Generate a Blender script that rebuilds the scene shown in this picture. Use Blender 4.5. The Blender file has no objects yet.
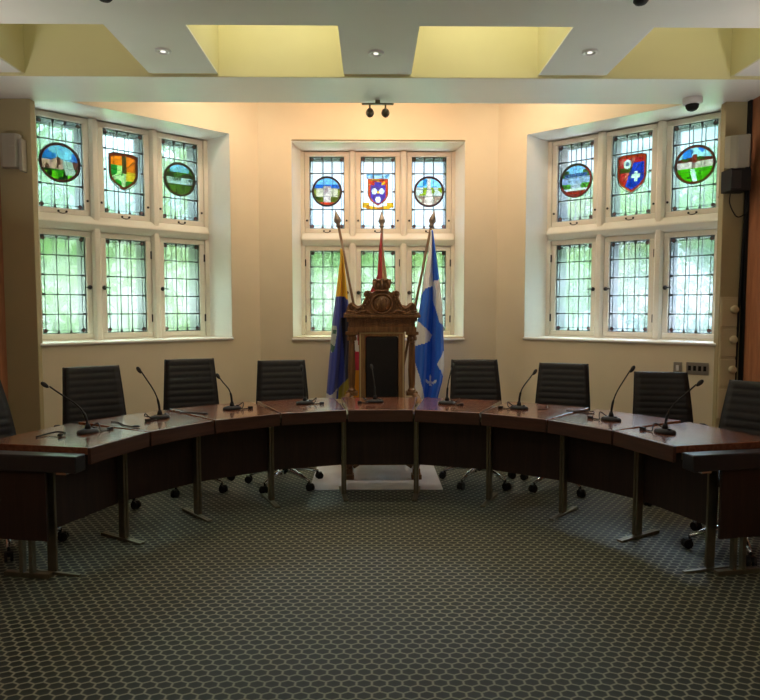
import bpy, bmesh, math, random
from mathutils import Vector, Matrix, Euler
random.seed(7)
R = math.radians
PI = math.pi
sc = bpy.context.scene
COL = sc.collection

# ------------------------------------------------------------------ helpers
class MB:
    """collects shapes into one bmesh"""
    def __init__(s): s.bm = bmesh.new()
    def _x(s, vs, m):
        if m is not None:
            for v in vs: v.co = m @ v.co
    def box(s, x0, x1, y0, y1, z0, z1, m=None, taper=0):
        co = []
        for z in (z0, z1):
            t = taper if z == z1 else 0
            co += [(x0+t, y0+t, z), (x1-t, y0+t, z), (x1-t, y1-t, z), (x0+t, y1-t, z)]
        v = [s.bm.verts.new(c) for c in co]
        for f in ((3,2,1,0),(4,5,6,7),(0,1,5,4),(1,2,6,5),(2,3,7,6),(3,0,4,7)):
            s.bm.faces.new([v[i] for i in f])
        s._x(v, m); return s
    def hexa(s, bot, top, m=None):
        v = [s.bm.verts.new(c) for c in list(bot)+list(top)]
        n = len(bot)
        s.bm.faces.new(v[:n][::-1]); s.bm.faces.new(v[n:])
        for i in range(n):
            j = (i+1) % n
            s.bm.faces.new([v[i], v[j], v[n+j], v[n+i]])
        s._x(v, m); return s
    def prism(s, poly, a, b, axis='z', m=None):
        """poly in the two other axes, extruded from a to b along axis"""
        def p(q, w):
            if axis == 'z': return (q[0], q[1], w)
            if axis == 'y': return (q[0], w, q[1])
            return (w, q[0], q[1])
        s.hexa([p(q, a) for q in poly], [p(q, b) for q in poly], m); return s
    def tube(s, pts, r, n=8, m=None, closed=False):
        pts = [Vector(p) for p in pts]; k = len(pts)
        rs = r if isinstance(r, (list, tuple)) else [r]*k
        rings = []; prev = None
        for i, p in enumerate(pts):
            if closed: t = pts[(i+1) % k]-pts[i-1]
            else: t = pts[min(i+1, k-1)]-pts[max(i-1, 0)]
            t.normalize()
            if prev is None:
                a = Vector((0,0,1)) if abs(t.z) < .9 else Vector((1,0,0))
                u = t.cross(a).normalized()
            else:
                u = (prev - t*prev.dot(t)).normalized()
            prev = u; w = t.cross(u)
            rings.append([s.bm.verts.new(p+(u*math.cos(2*PI*j/n)+w*math.sin(2*PI*j/n))*rs[i]) for j in range(n)])
        for i in range(k if closed else k-1):
            A, B = rings[i], rings[(i+1) % k]
            for j in range(n):
                s.bm.faces.new([A[j], A[(j+1)%n], B[(j+1)%n], B[j]])
        if not closed:
            s.bm.faces.new(rings[0][::-1]); s.bm.faces.new(rings[-1])
        s._x([v for q in rings for v in q], m); return s
    def lathe(s, prof, n=20, m=None):
        """prof: list of (r, z)"""
        rings = []
        for r, z in prof:
            rings.append([s.bm.verts.new((r*math.cos(2*PI*j/n), r*math.sin(2*PI*j/n), z)) for j in range(n)])
        for A, B in zip(rings, rings[1:]):
            for j in range(n): s.bm.faces.new([A[j], A[(j+1)%n], B[(j+1)%n], B[j]])
        s.bm.faces.new(rings[0][::-1]); s.bm.faces.new(rings[-1])
        s._x([v for q in rings for v in q], m); return s
    def ball(s, c, r, n=10, m=None):
        if not isinstance(r, (tuple, list)): r = (r, r, r)
        q = bmesh.ops.create_uvsphere(s.bm, u_segments=n*2, v_segments=n, radius=1)['verts']
        for v in q: v.co = Vector((v.co.x*r[0]+c[0], v.co.y*r[1]+c[1], v.co.z*r[2]+c[2]))
        s._x(q, m); return s
    def torus(s, c, Rm, r, n=28, k=8, axis='y', sx=1, sz=1, a0=0, a1=None, m=None):
        full = a1 is None; a1 = 2*PI if full else a1
        pts = []
        cnt = n if full else n+1
        for i in range(cnt):
            a = a0+(a1-a0)*i/n
            p = (Rm*math.cos(a)*sx, Rm*math.sin(a)*sz)
            pts.append((c[0]+p[0], c[1], c[2]+p[1]) if axis == 'y' else (c[0]+p[0], c[1]+p[1], c[2]) if axis == 'z' else (c[0], c[1]+p[0], c[2]+p[1]))
        return s.tube(pts, r, k, m, closed=full)
    def build(s, name, mat, parent=None, smooth=False, bevel=0, seg=2, loc=None):
        bmesh.ops.recalc_face_normals(s.bm, faces=s.bm.faces)
        me = bpy.data.meshes.new(name); s.bm.to_mesh(me); s.bm.free()
        o = bpy.data.objects.new(name, me); COL.objects.link(o)
        me.materials.append(mat)
        if smooth:
            for p in me.polygons: p.use_smooth = True
        if bevel:
            b = o.modifiers.new('bevel', 'BEVEL'); b.width = bevel; b.segments = seg
            b.limit_method = 'ANGLE'; b.angle_limit = R(40)
        if parent is not None: o.parent = parent
        if loc: o.location = loc
        return o

def tag(o, label=None, cat=None, group=None, kind=None):
    if label: o['label'] = label
    if cat: o['category'] = cat
    if group: o['group'] = group
    if kind: o['kind'] = kind
    return o
def empty(name, loc=(0,0,0), rz=0, label=None, cat=None, group=None, kind=None, parent=None):
    o = bpy.data.objects.new(name, None); COL.objects.link(o)
    o.location = loc; o.rotation_euler = (0,0,rz); o.empty_display_size = .1
    if parent: o.parent = parent
    return tag(o, label, cat, group, kind)
def copy_tree(o, parent=None):
    c = o.copy(); COL.objects.link(c)
    if parent is not None: c.parent = parent
    for ch in list(o.children): copy_tree(ch, c)
    return c
def bez(p0, p1, p2, p3, n=14):
    out = []
    p0, p1, p2, p3 = map(Vector, (p0, p1, p2, p3))
    for i in range(n+1):
        t = i/n
        out.append(p0*(1-t)**3+p1*3*t*(1-t)**2+p2*3*t*t*(1-t)+p3*t**3)
    return out
def cat_rom(pts, n=8):
    P = [Vector(p) for p in pts]; P = [P[0]*2-P[1]]+P+[P[-1]*2-P[-2]]
    out = []
    for i in range(1, len(P)-2):
        for k in range(n):
            t = k/n
            a, b, c, d = P[i-1], P[i], P[i+1], P[i+2]
            out.append(.5*((2*b)+(c-a)*t+(2*a-5*b+4*c-d)*t*t+(3*b-a-3*c+d)*t**3))
    out.append(P[-2]); return out

# ------------------------------------------------------------------ materials
def newmat(name):
    m = bpy.data.materials.new(name); m.use_nodes = True
    nt = m.node_tree; nt.nodes.clear()
    return m, nt
def N(nt, t, **kw):
    n = nt.nodes.new(t)
    for k, v in kw.items():
        if k.startswith('_'): setattr(n, k[1:], v)
        else:
            key = int(k[1:]) if k[0] == 'i' and k[1:].isdigit() else k.replace('__', ' ')
            if hasattr(v, 'is_output'): nt.links.new(v, n.inputs[key])
            else: n.inputs[key].default_value = v
    return n
def c4(c): return (c[0], c[1], c[2], 1)
def math_n(nt, op, a, b=0.0, c=None):
    n = nt.nodes.new('ShaderNodeMath'); n.operation = op
    for i, v in enumerate((a, b) if c is None else (a, b, c)):
        if hasattr(v, 'is_output'): nt.links.new(v, n.inputs[i])
        else: n.inputs[i].default_value = v
    return n.outputs[0]
def vmath(nt, op, a, b=None):
    n = nt.nodes.new('ShaderNodeVectorMath'); n.operation = op
    for i, v in enumerate((a, b)):
        if v is None: continue
        if hasattr(v, 'is_output'): nt.links.new(v, n.inputs[i])
        else: n.inputs[i].default_value = v
    return n
def ramp(nt, fac, stops, interp='LINEAR'):
    n = nt.nodes.new('ShaderNodeValToRGB'); cr = n.color_ramp; cr.interpolation = interp
    while len(cr.elements) < len(stops): cr.elements.new(.5)
    for e, (p, c) in zip(cr.elements, stops): e.position = p; e.color = c4(c)
    nt.links.new(fac, n.inputs[0]); return n.outputs[0]
def finish(nt, shader):
    o = nt.nodes.new('ShaderNodeOutputMaterial'); nt.links.new(shader, o.inputs[0])
def plain(name, col, rough=.5, metal=0, spec=.5, var=.06, scale=6, bump=0, bscale=200, coat=0, sheen=0):
    m, nt = newmat(name)
    tc = N(nt, 'ShaderNodeTexCoord')
    nz = N(nt, 'ShaderNodeTexNoise', Vector=tc.outputs['Object'], Scale=scale, Detail=4)
    lo = [max(0, c*(1-var)) for c in col]; hi = [min(1, c*(1+var)) for c in col]
    cr = ramp(nt, nz.outputs[0], [(.3, lo), (.7, hi)])
    p = N(nt, 'ShaderNodeBsdfPrincipled', Base__Color=cr, Roughness=rough, Metallic=metal)
    p.inputs['Specular IOR Level'].default_value = spec
    p.inputs['Coat Weight'].default_value = coat
    p.inputs['Coat Roughness'].default_value = .15
    p.inputs['Sheen Weight'].default_value = sheen
    if bump:
        n2 = N(nt, 'ShaderNodeTexNoise', Vector=tc.outputs['Object'], Scale=bscale, Detail=3)
        b = N(nt, 'ShaderNodeBump', Strength=bump, Distance=.002, Height=n2.outputs[0])
        nt.links.new(b.outputs[0], p.inputs['Normal'])
    finish(nt, p.outputs[0]); return m
def wood(name, c_dark, c_mid, c_light, axis='X', rough=.35, scale=1.0, coat=0.0, spec=.5, stretch=14):
    m, nt = newmat(name)
    tc = N(nt, 'ShaderNodeTexCoord')
    sca = {'X': (1, stretch, stretch), 'Y': (stretch, 1, stretch), 'Z': (stretch, stretch, 1)}[axis]
    mp = N(nt, 'ShaderNodeMapping', Vector=tc.outputs['Object'])
    mp.inputs['Scale'].default_value = tuple(q*scale for q in sca)
    oi = N(nt, 'ShaderNodeObjectInfo')
    off = vmath(nt, 'ADD', mp.outputs[0], None)
    cx = N(nt, 'ShaderNodeCombineXYZ', X=math_n(nt, 'MULTIPLY', oi.outputs['Random'], 37.0), Y=math_n(nt, 'MULTIPLY', oi.outputs['Random'], 11.0))
    nt.links.new(cx.outputs[0], off.inputs[1])
    nz = N(nt, 'ShaderNodeTexNoise', Vector=off.outputs[0], Scale=2.2, Detail=6, Roughness=.6, Distortion=.6)
    fine = N(nt, 'ShaderNodeTexNoise', Vector=off.outputs[0], Scale=9, Detail=3)
    mix = math_n(nt, 'ADD', math_n(nt, 'MULTIPLY', nz.outputs[0], .75), math_n(nt, 'MULTIPLY', fine.outputs[0], .25))
    cr = ramp(nt, mix, [(.32, c_dark), (.5, c_mid), (.68, c_light)])
    p = N(nt, 'ShaderNodeBsdfPrincipled', Base__Color=cr, Roughness=rough)
    p.inputs['Coat Weight'].default_value = coat; p.inputs['Coat Roughness'].default_value = .12
    p.inputs['Specular IOR Level'].default_value = spec
    b = N(nt, 'ShaderNodeBump', Strength=.08, Distance=.002, Height=fine.outputs[0])
    nt.links.new(b.outputs[0], p.inputs['Normal'])
    finish(nt, p.outputs[0]); return m
def glass(name, tint, use_attr=False, haze=.45, patch=None):
    """hand made translucent glass: lets the view through, scatters some of the light"""
    m, nt = newmat(name)
    tc = N(nt, 'ShaderNodeTexCoord')
    nz = N(nt, 'ShaderNodeTexNoise', Vector=tc.outputs['Object'], Scale=3.0, Detail=2)
    if use_attr:
        col = N(nt, 'ShaderNodeAttribute', _attribute_name='Col').outputs['Color']
    else:
        col = ramp(nt, nz.outputs[0], [(.35, tint), (.65, patch or tint)])
    fine = N(nt, 'ShaderNodeTexNoise', Vector=tc.outputs['Object'], Scale=45, Detail=3)
    b = N(nt, 'ShaderNodeBump', Strength=.5, Distance=.004, Height=fine.outputs[0])
    tr = N(nt, 'ShaderNodeBsdfTransparent', Color=col)
    tl = N(nt, 'ShaderNodeBsdfTranslucent', Color=col, Normal=b.outputs[0])
    rf = N(nt, 'ShaderNodeBsdfRefraction', Color=col, Roughness=.25, IOR=1.12, Normal=b.outputs[0])
    m0 = N(nt, 'ShaderNodeMixShader', Fac=.28, i1=tr.outputs[0], i2=rf.outputs[0])
    mx = N(nt, 'ShaderNodeMixShader', Fac=haze, i1=m0.outputs[0], i2=tl.outputs[0])
    gl = N(nt, 'ShaderNodeBsdfGlossy', Roughness=.3, Normal=b.outputs[0], Color=(1,1,1,1))
    mx2 = N(nt, 'ShaderNodeMixShader', Fac=.015, i1=mx.outputs[0], i2=gl.outputs[0])
    finish(nt, mx2.outputs[0]); return m
def emitter(name, col, s):
    m, nt = newmat(name)
    e = N(nt, 'ShaderNodeEmission', Color=c4(col), Strength=s); finish(nt, e.outputs[0]); return m
def attr_cloth(name, rough=.7):
    m, nt = newmat(name)
    a = N(nt, 'ShaderNodeAttribute', _attribute_name='Col')
    tc = N(nt, 'ShaderNodeTexCoord')
    nz = N(nt, 'ShaderNodeTexNoise', Vector=tc.outputs['Object'], Scale=350, Detail=2)
    p = N(nt, 'ShaderNodeBsdfPrincipled', Base__Color=a.outputs['Color'], Roughness=rough)
    p.inputs['Sheen Weight'].default_value = .15
    b = N(nt, 'ShaderNodeBump', Strength=.15, Distance=.001, Height=nz.outputs[0]); nt.links.new(b.outputs[0], p.inputs['Normal'])
    finish(nt, p.outputs[0]); return m
def carpet_mat():
    m, nt = newmat('carpet')
    g = N(nt, 'ShaderNodeNewGeometry')
    W, H2 = .062, .082
    p = vmath(nt, 'MULTIPLY', g.outputs['Position'], (1/W, 1.7320508/H2, 0))
    p = vmath(nt, 'ADD', p.outputs[0], (500, 866.0254, 0))
    hv = (1, 1.7320508, 1); hh = (.5, .8660254, 0)
    a = vmath(nt, 'SUBTRACT', vmath(nt, 'MODULO', p.outputs[0], hv).outputs[0], hh)
    b = vmath(nt, 'SUBTRACT', vmath(nt, 'MODULO', vmath(nt, 'SUBTRACT', p.outputs[0], hh).outputs[0], hv).outputs[0], hh)
    da = vmath(nt, 'DOT_PRODUCT', a.outputs[0], a.outputs[0]).outputs['Value']
    db = vmath(nt, 'DOT_PRODUCT', b.outputs[0], b.outputs[0]).outputs['Value']
    lt = math_n(nt, 'LESS_THAN', da, db)
    mx = N(nt, 'ShaderNodeMix', _data_type='VECTOR')
    nt.links.new(lt, mx.inputs[0]); nt.links.new(b.outputs[0], mx.inputs[4]); nt.links.new(a.outputs[0], mx.inputs[5])
    ab = vmath(nt, 'ABSOLUTE', mx.outputs[1])
    sx = N(nt, 'ShaderNodeSeparateXYZ', i0=ab.outputs[0])
    e = math_n(nt, 'MAXIMUM', sx.outputs[0], vmath(nt, 'DOT_PRODUCT', ab.outputs[0], (.5, .8660254, 0)).outputs['Value'])
    nz = N(nt, 'ShaderNodeTexNoise', Vector=g.outputs['Position'], Scale=160, Detail=2)
    e2 = math_n(nt, 'ADD', e, math_n(nt, 'MULTIPLY', math_n(nt, 'SUBTRACT', nz.outputs[0], .5), .06))
    col = ramp(nt, e2, [(.0, (.010,.015,.011)), (.36, (.014,.020,.015)), (.415, (.075,.082,.055)), (.465, (.25,.25,.175))])
    # faint broad wear
    n2 = N(nt, 'ShaderNodeTexNoise', Vector=g.outputs['Position'], Scale=.9, Detail=3)
    w = ramp(nt, n2.outputs[0], [(.3, (.9,.9,.9)), (.7, (1.1,1.1,1.08))])
    mm = N(nt, 'ShaderNodeMix', _data_type='RGBA', _blend_type='MULTIPLY')
    mm.inputs[0].default_value = 1
    nt.links.new(col, mm.inputs[6]); nt.links.new(w, mm.inputs[7])
    pb = N(nt, 'ShaderNodeBsdfPrincipled', Base__Color=mm.outputs[2], Roughness=.62)
    pb.inputs['Specular IOR Level'].default_value = .5
    pb.inputs['Sheen Weight'].default_value = .0
    bp = N(nt, 'ShaderNodeBump', Strength=.4, Distance=.004, Height=e2); nt.links.new(bp.outputs[0], pb.inputs['Normal'])
    finish(nt, pb.outputs[0]); return m
def foliage_mat(name, a, b):
    m, nt = newmat(name)
    g = N(nt, 'ShaderNodeNewGeometry')
    nz = N(nt, 'ShaderNodeTexNoise', Vector=g.outputs['Position'], Scale=1.3, Detail=4)
    c = ramp(nt, nz.outputs[0], [(.35, a), (.65, b)])
    d = N(nt, 'ShaderNodeBsdfDiffuse', Color=c); t = N(nt, 'ShaderNodeBsdfTranslucent', Color=c)
    mx = N(nt, 'ShaderNodeMixShader', Fac=.35, i1=d.outputs[0], i2=t.outputs[0]); finish(nt, mx.outputs[0]); return m

M = {}
M['wall'] = plain('cream_plaster', (.76,.66,.48), .65, var=.04, scale=2, bump=.15, bscale=90)
M['white'] = plain('white_window_paint', (.90,.89,.84), .32, var=.03, scale=3, coat=.2)
M['stone'] = plain('cream_window_paint', (.84,.80,.69), .4, var=.04, scale=3, coat=.15)
M['plate'] = plain('cream_panel_paint', (.58,.50,.31), .45, var=.03)
M['pil'] = plain('olive_cream_paint', (.40,.34,.19), .5, var=.04, scale=2)
M['ceil'] = plain('ceiling_paint', (.78,.77,.72), .6, var=.02, scale=2)
M['soffit'] = plain('soffit_paint', (.88,.88,.85), .35, var=.02, scale=2)
M['coffer'] = plain('coffer_paint', (.70,.65,.38), .6, var=.03, scale=2)
M['carpet'] = carpet_mat()
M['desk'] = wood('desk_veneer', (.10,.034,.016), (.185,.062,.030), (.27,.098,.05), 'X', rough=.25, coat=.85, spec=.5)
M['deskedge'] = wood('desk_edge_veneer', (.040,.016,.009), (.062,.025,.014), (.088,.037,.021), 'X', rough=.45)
M['panel'] = wood('dark_panel_veneer', (.016,.0075,.005), (.026,.0115,.0075), (.040,.018,.011), 'Z', rough=.5)
M['wallwood'] = wood('cherry_wall_panel', (.27,.105,.048), (.38,.155,.075), (.48,.21,.105), 'Z', rough=.4, stretch=9)
M['slab'] = plain('charcoal_laminate', (.018,.019,.022), .28, var=.1, scale=20, coat=.2)
M['brushed'] = plain('brushed_bronze_metal', (.22,.20,.14), .38, metal=.85, var=.08, scale=30)
M['chrome'] = plain('polished_aluminium', (.75,.77,.8), .2, metal=1, var=.03)
M['leather'] = plain('black_ribbed_leather', (.011,.010,.010), .5, spec=.35, var=.15, scale=25, bump=.2, bscale=250)
M['black'] = plain('black_plastic', (.009,.009,.010), .55, spec=.3, var=.1)
M['rubber'] = plain('black_rubber', (.008,.008,.008), .7, var=.1)
M['iron'] = plain('dark_iron', (.02,.018,.018), .5, metal=.5)
M['lead'] = plain('lead_came', (.035,.04,.045), .5, metal=.3, var=.15)
M['steel'] = plain('blue_grey_steel_frame', (.012,.015,.022), .9, spec=.08, var=.08)
M['oak'] = wood('carved_oak', (.085,.037,.012), (.19,.086,.029), (.32,.16,.06), 'Z', rough=.42, scale=1.6, coat=.1)
M['oaklight'] = wood('gilded_oak', (.17,.08,.025), (.27,.14,.05), (.38,.21,.09), 'Z', rough=.4, scale=1.6)
M['gilt'] = plain('pale_gilt_beading', (.55,.42,.22), .4, metal=.3)
M['beige'] = plain('beige_plastic', (.33,.31,.25), .45, var=.03)
M['whiteplastic'] = plain('white_plastic', (.78,.78,.76), .35, var=.02)
M['switch'] = plain('brushed_steel_plate', (.40,.38,.32), .35, metal=.7)
M['mat'] = plain('clear_vinyl_mat', (.74,.76,.84), .22, var=.05, scale=8, coat=.3)
M['cloth'] = attr_cloth('flag_cloth')
M['pole'] = wood('varnished_pole', (.09,.045,.015), (.15,.08,.03), (.22,.12,.05), 'Z', rough=.35)
M['brass'] = plain('aged_brass', (.25,.21,.17), .35, metal=.8)
M['g_pale'] = glass('pale_cathedral_glass', (.62,.74,.66), haze=.11, patch=(.68,.76,.76))
M['g_green'] = glass('green_cathedral_glass', (.54,.65,.50), haze=.13, patch=(.66,.72,.66))
M['g_cool'] = glass('cool_cathedral_glass', (.62,.70,.74), haze=.11, patch=(.74,.76,.78))
M['g_rose'] = glass('rose_glass', (.72,.42,.40))
M['g_paint'] = glass('painted_stained_glass', (1,1,1), use_attr=True, haze=.15)
M['lamp'] = emitter('lamp_lens', (1,.95,.85), .75)
M['trunk'] = plain('bark', (.12,.09,.06), .8)
M['bounce_ground'] = plain('pale_bounce_ground', (.62,.61,.57), .8, var=.06)
M['lawn'] = plain('lawn_grass', (.09,.18,.05), .9, var=.3, scale=1.5)
LEAF = [foliage_mat('leaf_bright', (.032,.085,.016), (.072,.135,.034)), foliage_mat('leaf_mid', (.022,.06,.015), (.048,.10,.03)), foliage_mat('leaf_yellow', (.06,.105,.02), (.115,.155,.045))]

# ------------------------------------------------------------------ camera
cd = bpy.data.cameras.new('camera'); cam = bpy.data.objects.new('camera', cd); COL.objects.link(cam)
cd.sensor_width = 36; cd.sensor_fit = 'HORIZONTAL'; cd.lens = 640/760*36; cd.clip_start = .05
cam.location = (0, 0, 1.511); cam.rotation_euler = (PI/2-.0632, 0, -.0132)
sc.camera = cam

# ------------------------------------------------------------------ the room
XC, HW, YB, ZB = .075, 1.29, 7.0, 3.9
SILL, HEAD = 1.215, 3.33
KN = math.hypot(1.16, 1)
TH = math.atan2(1/KN, 1.16/KN)
def struct(name, mb, mat, label, cat, **kw):
    return tag(mb.build(name, mat, **kw), label, cat, kind='structure')

mb = MB(); mb.box(-3.3, 3.4, -2.6, 8.2, -.1, 0)
struct('floor', mb, M['carpet'], 'dark green carpet with a pale honeycomb pattern across the room', 'floor')
mb = MB(); mb.box(-3.4, 3.5, -2.6, 4.12, 3.28, 3.40)
struct('ceiling', mb, M['ceil'], 'flat grey ceiling nearest the camera in front of the yellow coffers', 'ceiling')
mb = MB(); mb.box(-3.4, 3.5, 4.0, 5.10, 4.16, 4.26); mb.box(-3.4, 3.5, 4.0, 4.12, 3.40, 4.16); mb.box(-3.4, 3.5, 5.012, 5.10, 3.80, 4.16)
mb.box(-3.4, 3.5, 5.0, 5.008, 3.277, 4.16)
struct('ceiling', mb, M['coffer'], 'yellow recessed coffers between the grey ceiling beams', 'ceiling')
for i, xb in enumerate((-2.875, -1.411, .0465, 1.5235, 3.01)):
    mb = MB(); mb.box(xb-.255, xb+.255, 4.12, 4.94, 3.28, 3.292)
    lab = ('leftmost grey ceiling beam cut by the photo edge', 'grey ceiling beam with a downlight above the left windows', 'grey ceiling beam with a downlight above the throne',
           'grey ceiling beam with a downlight above the right windows', 'rightmost grey ceiling beam cut by the photo edge')[i]
    b_ = struct('trim_%d' % (i+1), mb, M['ceil'], lab, 'ceiling beam')
    mb = MB(); mb.box(xb-.253, xb+.253, 4.12, 4.999, 3.2925, 4.16)
    mb.build('beam_side', M['coffer'], b_)
mb = MB(); mb.box(-3.4, 3.5, 5.01, 5.60, 3.275, 3.9)
struct('trim_6', mb, M['soffit'], 'long pale dropped soffit running across the mouth of the bay', 'soffit')
mb = MB(); mb.box(-3.6, 3.7, 5.5, 7.8, ZB, ZB+.1)
struct('ceiling', mb, M['wall'], 'plaster ceiling of the bay hidden behind the dropped soffit', 'ceiling')
mb = MB(); mb.box(-3.4, 3.5, -2.6, -2.5, 0, 3.4)
struct('wall_front', mb, M['wall'], 'plain plaster wall of the room behind the camera', 'wall')
mb = MB(); mb.box(-3.25, -3.13, -2.6, 5.55, 0, 3.3)
struct('wall_left', mb, M['wallwood'], 'cherry wood panelled wall at the left edge of the photo', 'wall')
mb = MB(); mb.box(3.215, 3.33, -2.6, 5.50, 0, 3.3)
struct('wall_right', mb, M['wallwood'], 'cherry wood panelled wall at the right edge of the photo', 'wall')
mb = MB(); mb.box(-3.2, -2.86, 5.52, 5.60, 0, 3.275)
struct('trim_7', mb, M['pil'], 'olive cream pilaster between the left wood wall and the left windows', 'pilaster', bevel=.006)
mb = MB(); mb.box(3.015, 3.26, 5.52, 5.60, 0, 3.275)
struct('trim_8', mb, M['pil'], 'olive cream pilaster between the right windows and the right wood wall', 'pilaster', bevel=.006)
mb = MB(); mb.box(3.198, 3.215, 5.47, 5.52, 0, 3.275); mb.tube([(3.205, 5.49, 3.2), (3.195, 5.495, 2.3), (3.175, 5.505, 1.5), (3.16, 5.51, .3)], .010, 6)
struct('trim_9', mb, M['black'], 'black vertical seam strip beside the right wood wall', 'trim')

# walls of the bay, each with one window hole
def bay_wall(name, loc, rz, x0, x1, label, near):
    mb = MB(); T = .45; o = .947 if near else .934
    mb.box(x0, x1, 0, T, 0, SILL); mb.box(x0, x1, 0, T, HEAD, ZB)
    if near <= 0: mb.box(o, x1, 0, T, SILL, HEAD)
    if near >= 0: mb.box(x0, -o, 0, T, SILL, HEAD)
    if near == -1: mb.box(-1.7, -o, .15, T, 0, ZB)
    if near == 1: mb.box(o, 1.7, .15, T, 0, ZB)
    # lining fills the splayed reveal
    w = tag(mb.build(name, M['wall']), label, 'wall', kind='structure')
    w.location = loc; w.rotation_euler = (0, 0, rz)
    return w
cL = Vector((XC-HW, YB, 0)); cR = Vector((XC+HW, YB, 0))
tL = Vector((-1.16, -1, 0))/KN; tR = Vector((1.16, -1, 0))/KN
WIN = [((XC, YB, -.02), 0), (tuple(cL+tL*1.287), TH), (tuple(cR+tR*1.287), -TH)]
bay_wall('wall_back', (XC, YB, 0), 0, -1.52, 1.52, 'peach cream back wall of the bay behind the throne', 0)
bay_wall('wall_bay_left', WIN[1][0], TH, -.953, 1.287, 'cream angled left wall of the bay under the left windows', -1)
bay_wall('wall_bay_right', WIN[2][0], -TH, -1.287, .953, 'cream angled right wall of the bay under the right windows', 1)
mb = MB(); mb.box(-1.2, 1.35, 6.985, 7, 0, .11)
struct('baseboard_back', mb, M['stone'], 'cream skirting board along the back wall of the bay', 'baseboard')

# ------------------------------------------------------------------ stained glass pictures
def hashn(x, y): 
    v = math.sin(x*12.9898+y*78.233)*43758.5453; return v-math.floor(v)
def vn(x, y):
    xi, yi = math.floor(x), math.floor(y); a, b = x-xi, y-yi
    f = lambda i, j: hashn(xi+i, yi+j)
    a = a*a*(3-2*a); b = b*b*(3-2*b)
    return (f(0,0)*(1-a)+f(1,0)*a)*(1-b)+(f(0,1)*(1-a)+f(1,1)*a)*b
SKY=(.10,.34,.75); SKY2=(.40,.66,.88); WHT=(.85,.85,.82); GRN=(.08,.34,.03); GRN2=(.24,.55,.04); DKG=(.02,.10,.02); PNK=(.70,.42,.38); BRN=(.14,.04,.03); RED=(.55,.02,.02)
ORG=(.80,.28,.02); GLD=(.80,.52,.06); BLU=(.03,.06,.42); GRY=(.45,.48,.52); BLK=(.02,.02,.02); RYB=(.02,.12,.60)
def pic_church(u, v):
    if u*u+v*v > .80: return (.22,.07,.06)
    n = vn(u*3+5, v*3)
    if v > .12+.22*max(0, 1-abs(u+.1)*4) and v > .08: return SKY if n < .55 else SKY2
    if v > -.35 and u < .15: return PNK if vn(u*9, v*4) > .35 else (.30,.14,.12)
    if abs(u-.35+.3*v) < .26 and v > -.62: return (.62,.60,.60)
    if v > -.30: return (.36,.16,.14)
    if vn(u*4, v*5+3) > .62: return DKG
    return GRN2 if n > .4 else GRN
def pic_river(u, v):
    if u*u+v*v > .80: return (.16,.09,.03)
    if v > .42: return SKY2 if abs(u) < .6 else GRN
    if v > .12: return DKG if vn(u*4, v*4) > .45 else (.14,.30,.08)
    if v > -.30: return (.60,.64,.68) if abs(u) < .78 and vn(u*3, v*6) > .25 else (.25,.3,.26)
    return (.16,.26,.05) if vn(u*5, v*5) > .4 else (.07,.12,.02)
def pic_tower(u, v):
    if u*u+v*v > .80: return (.16,.08,.08)
    if v < -.72: return (.70,.12,.05)
    if abs(u) < .24 and v < .35: return (.82,.66,.58) if vn(u*7, v*6) > .35 else (.55,.40,.38)
    if v > .45: return (.35,.62,.80)
    if v > .22: return (.06,.25,.55)
    if v < -.35: return (.25,.26,.05) if vn(u*6, v*6) > .4 else (.10,.14,.03)
    return (.78,.66,.50) if abs(u) < .7 else (.36,.34,.10)
def pic_path(u, v):
    if u*u+v*v > .80: return (.20,.08,.08)
    if abs(u) < .10+.22*max(0, -v+.3): return (.84,.68,.58)
    if v > .30: return (.10,.42,.66) if vn(u*4, v*4) > .5 else (.45,.72,.86)
    if v > -.25: return (.45,.50,.06) if vn(u*4+2, v*4) > .45 else (.74,.70,.62)
    return (.52,.36,.28) if vn(u*5, v*5) > .5 else (.70,.62,.50)
def pic_lake(u, v):
    r = u*u+v*v
    if r > .78: return (.52,.05,.03) if (v < -.3 or u > .6) else (.12,.11,.04)
    if v < -.62: return (.50,.07,.04)
    if v < -.45: return WHT
    if v < -.18: return (.20,.48,.10) if abs(u) > .32 else (.66,.68,.78)
    if v < .2: return (.56,.64,.84)
    if v < .42: return (.10,.22,.42) if abs(u) < .7 else GRN
    return (.14,.30,.12) if abs(u) > .42 and v < .62 else (.40,.66,.86)
def pic_manor(u, v):
    if u*u+v*v > .82: return (.34,.09,.03)
    if abs(u) < .12 and .1 < v < .52: return (.45,.10,.08)
    if abs(u+.15+.2*v) < .12 and v < -.2: return (.84,.90,.90)
    if v > .42-.12*abs(u): return (.12,.36,.80) if vn(u*3, v*3+1) > .4 else (.62,.80,.92)
    if v > .18: return (.30,.07,.05) if vn(u*7, v*7) > .4 else (.13,.20,.05)
    if v > -.18: return (.86,.66,.68) if vn(u*8, 1) > .3 else (.50,.32,.34)
    return (.18,.56,.02) if vn(u*4, v*6) > .35 else (.08,.30,.02)
def in_shield(u, v, k=1):
    u /= k; v /= k
    if v > .90-.25*max(0, abs(u)-.5) or abs(u) > .80: return False
    if v > -.15: return True
    return abs(u) < .80*(1-((-.15-v)/.80)**2.0) if v > -.95 else False
def pic_shield_green(u, v):
    if not in_shield(u, v): return None
    if not in_shield(u, v+.01, .84): return (.24,.06,.02)
    a = math.atan2(v, u); 
    if abs(u-.05) < .12 and v > -.1: return (.20,.14,.04)
    if u > 0 and v > .0: return (.72,.24,.02)
    if u <= 0 and v > .28: return ORG
    if u <= 0 and v > -.2: return (.05,.36,.08) if vn(u*4, v*4) > .4 else (.52,.66,.30)
    if u > .15 and v > -.45: return GLD
    return (.05,.38,.06) if vn(u*3+7, v*3) > .35 else (.60,.66,.40)
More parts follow.
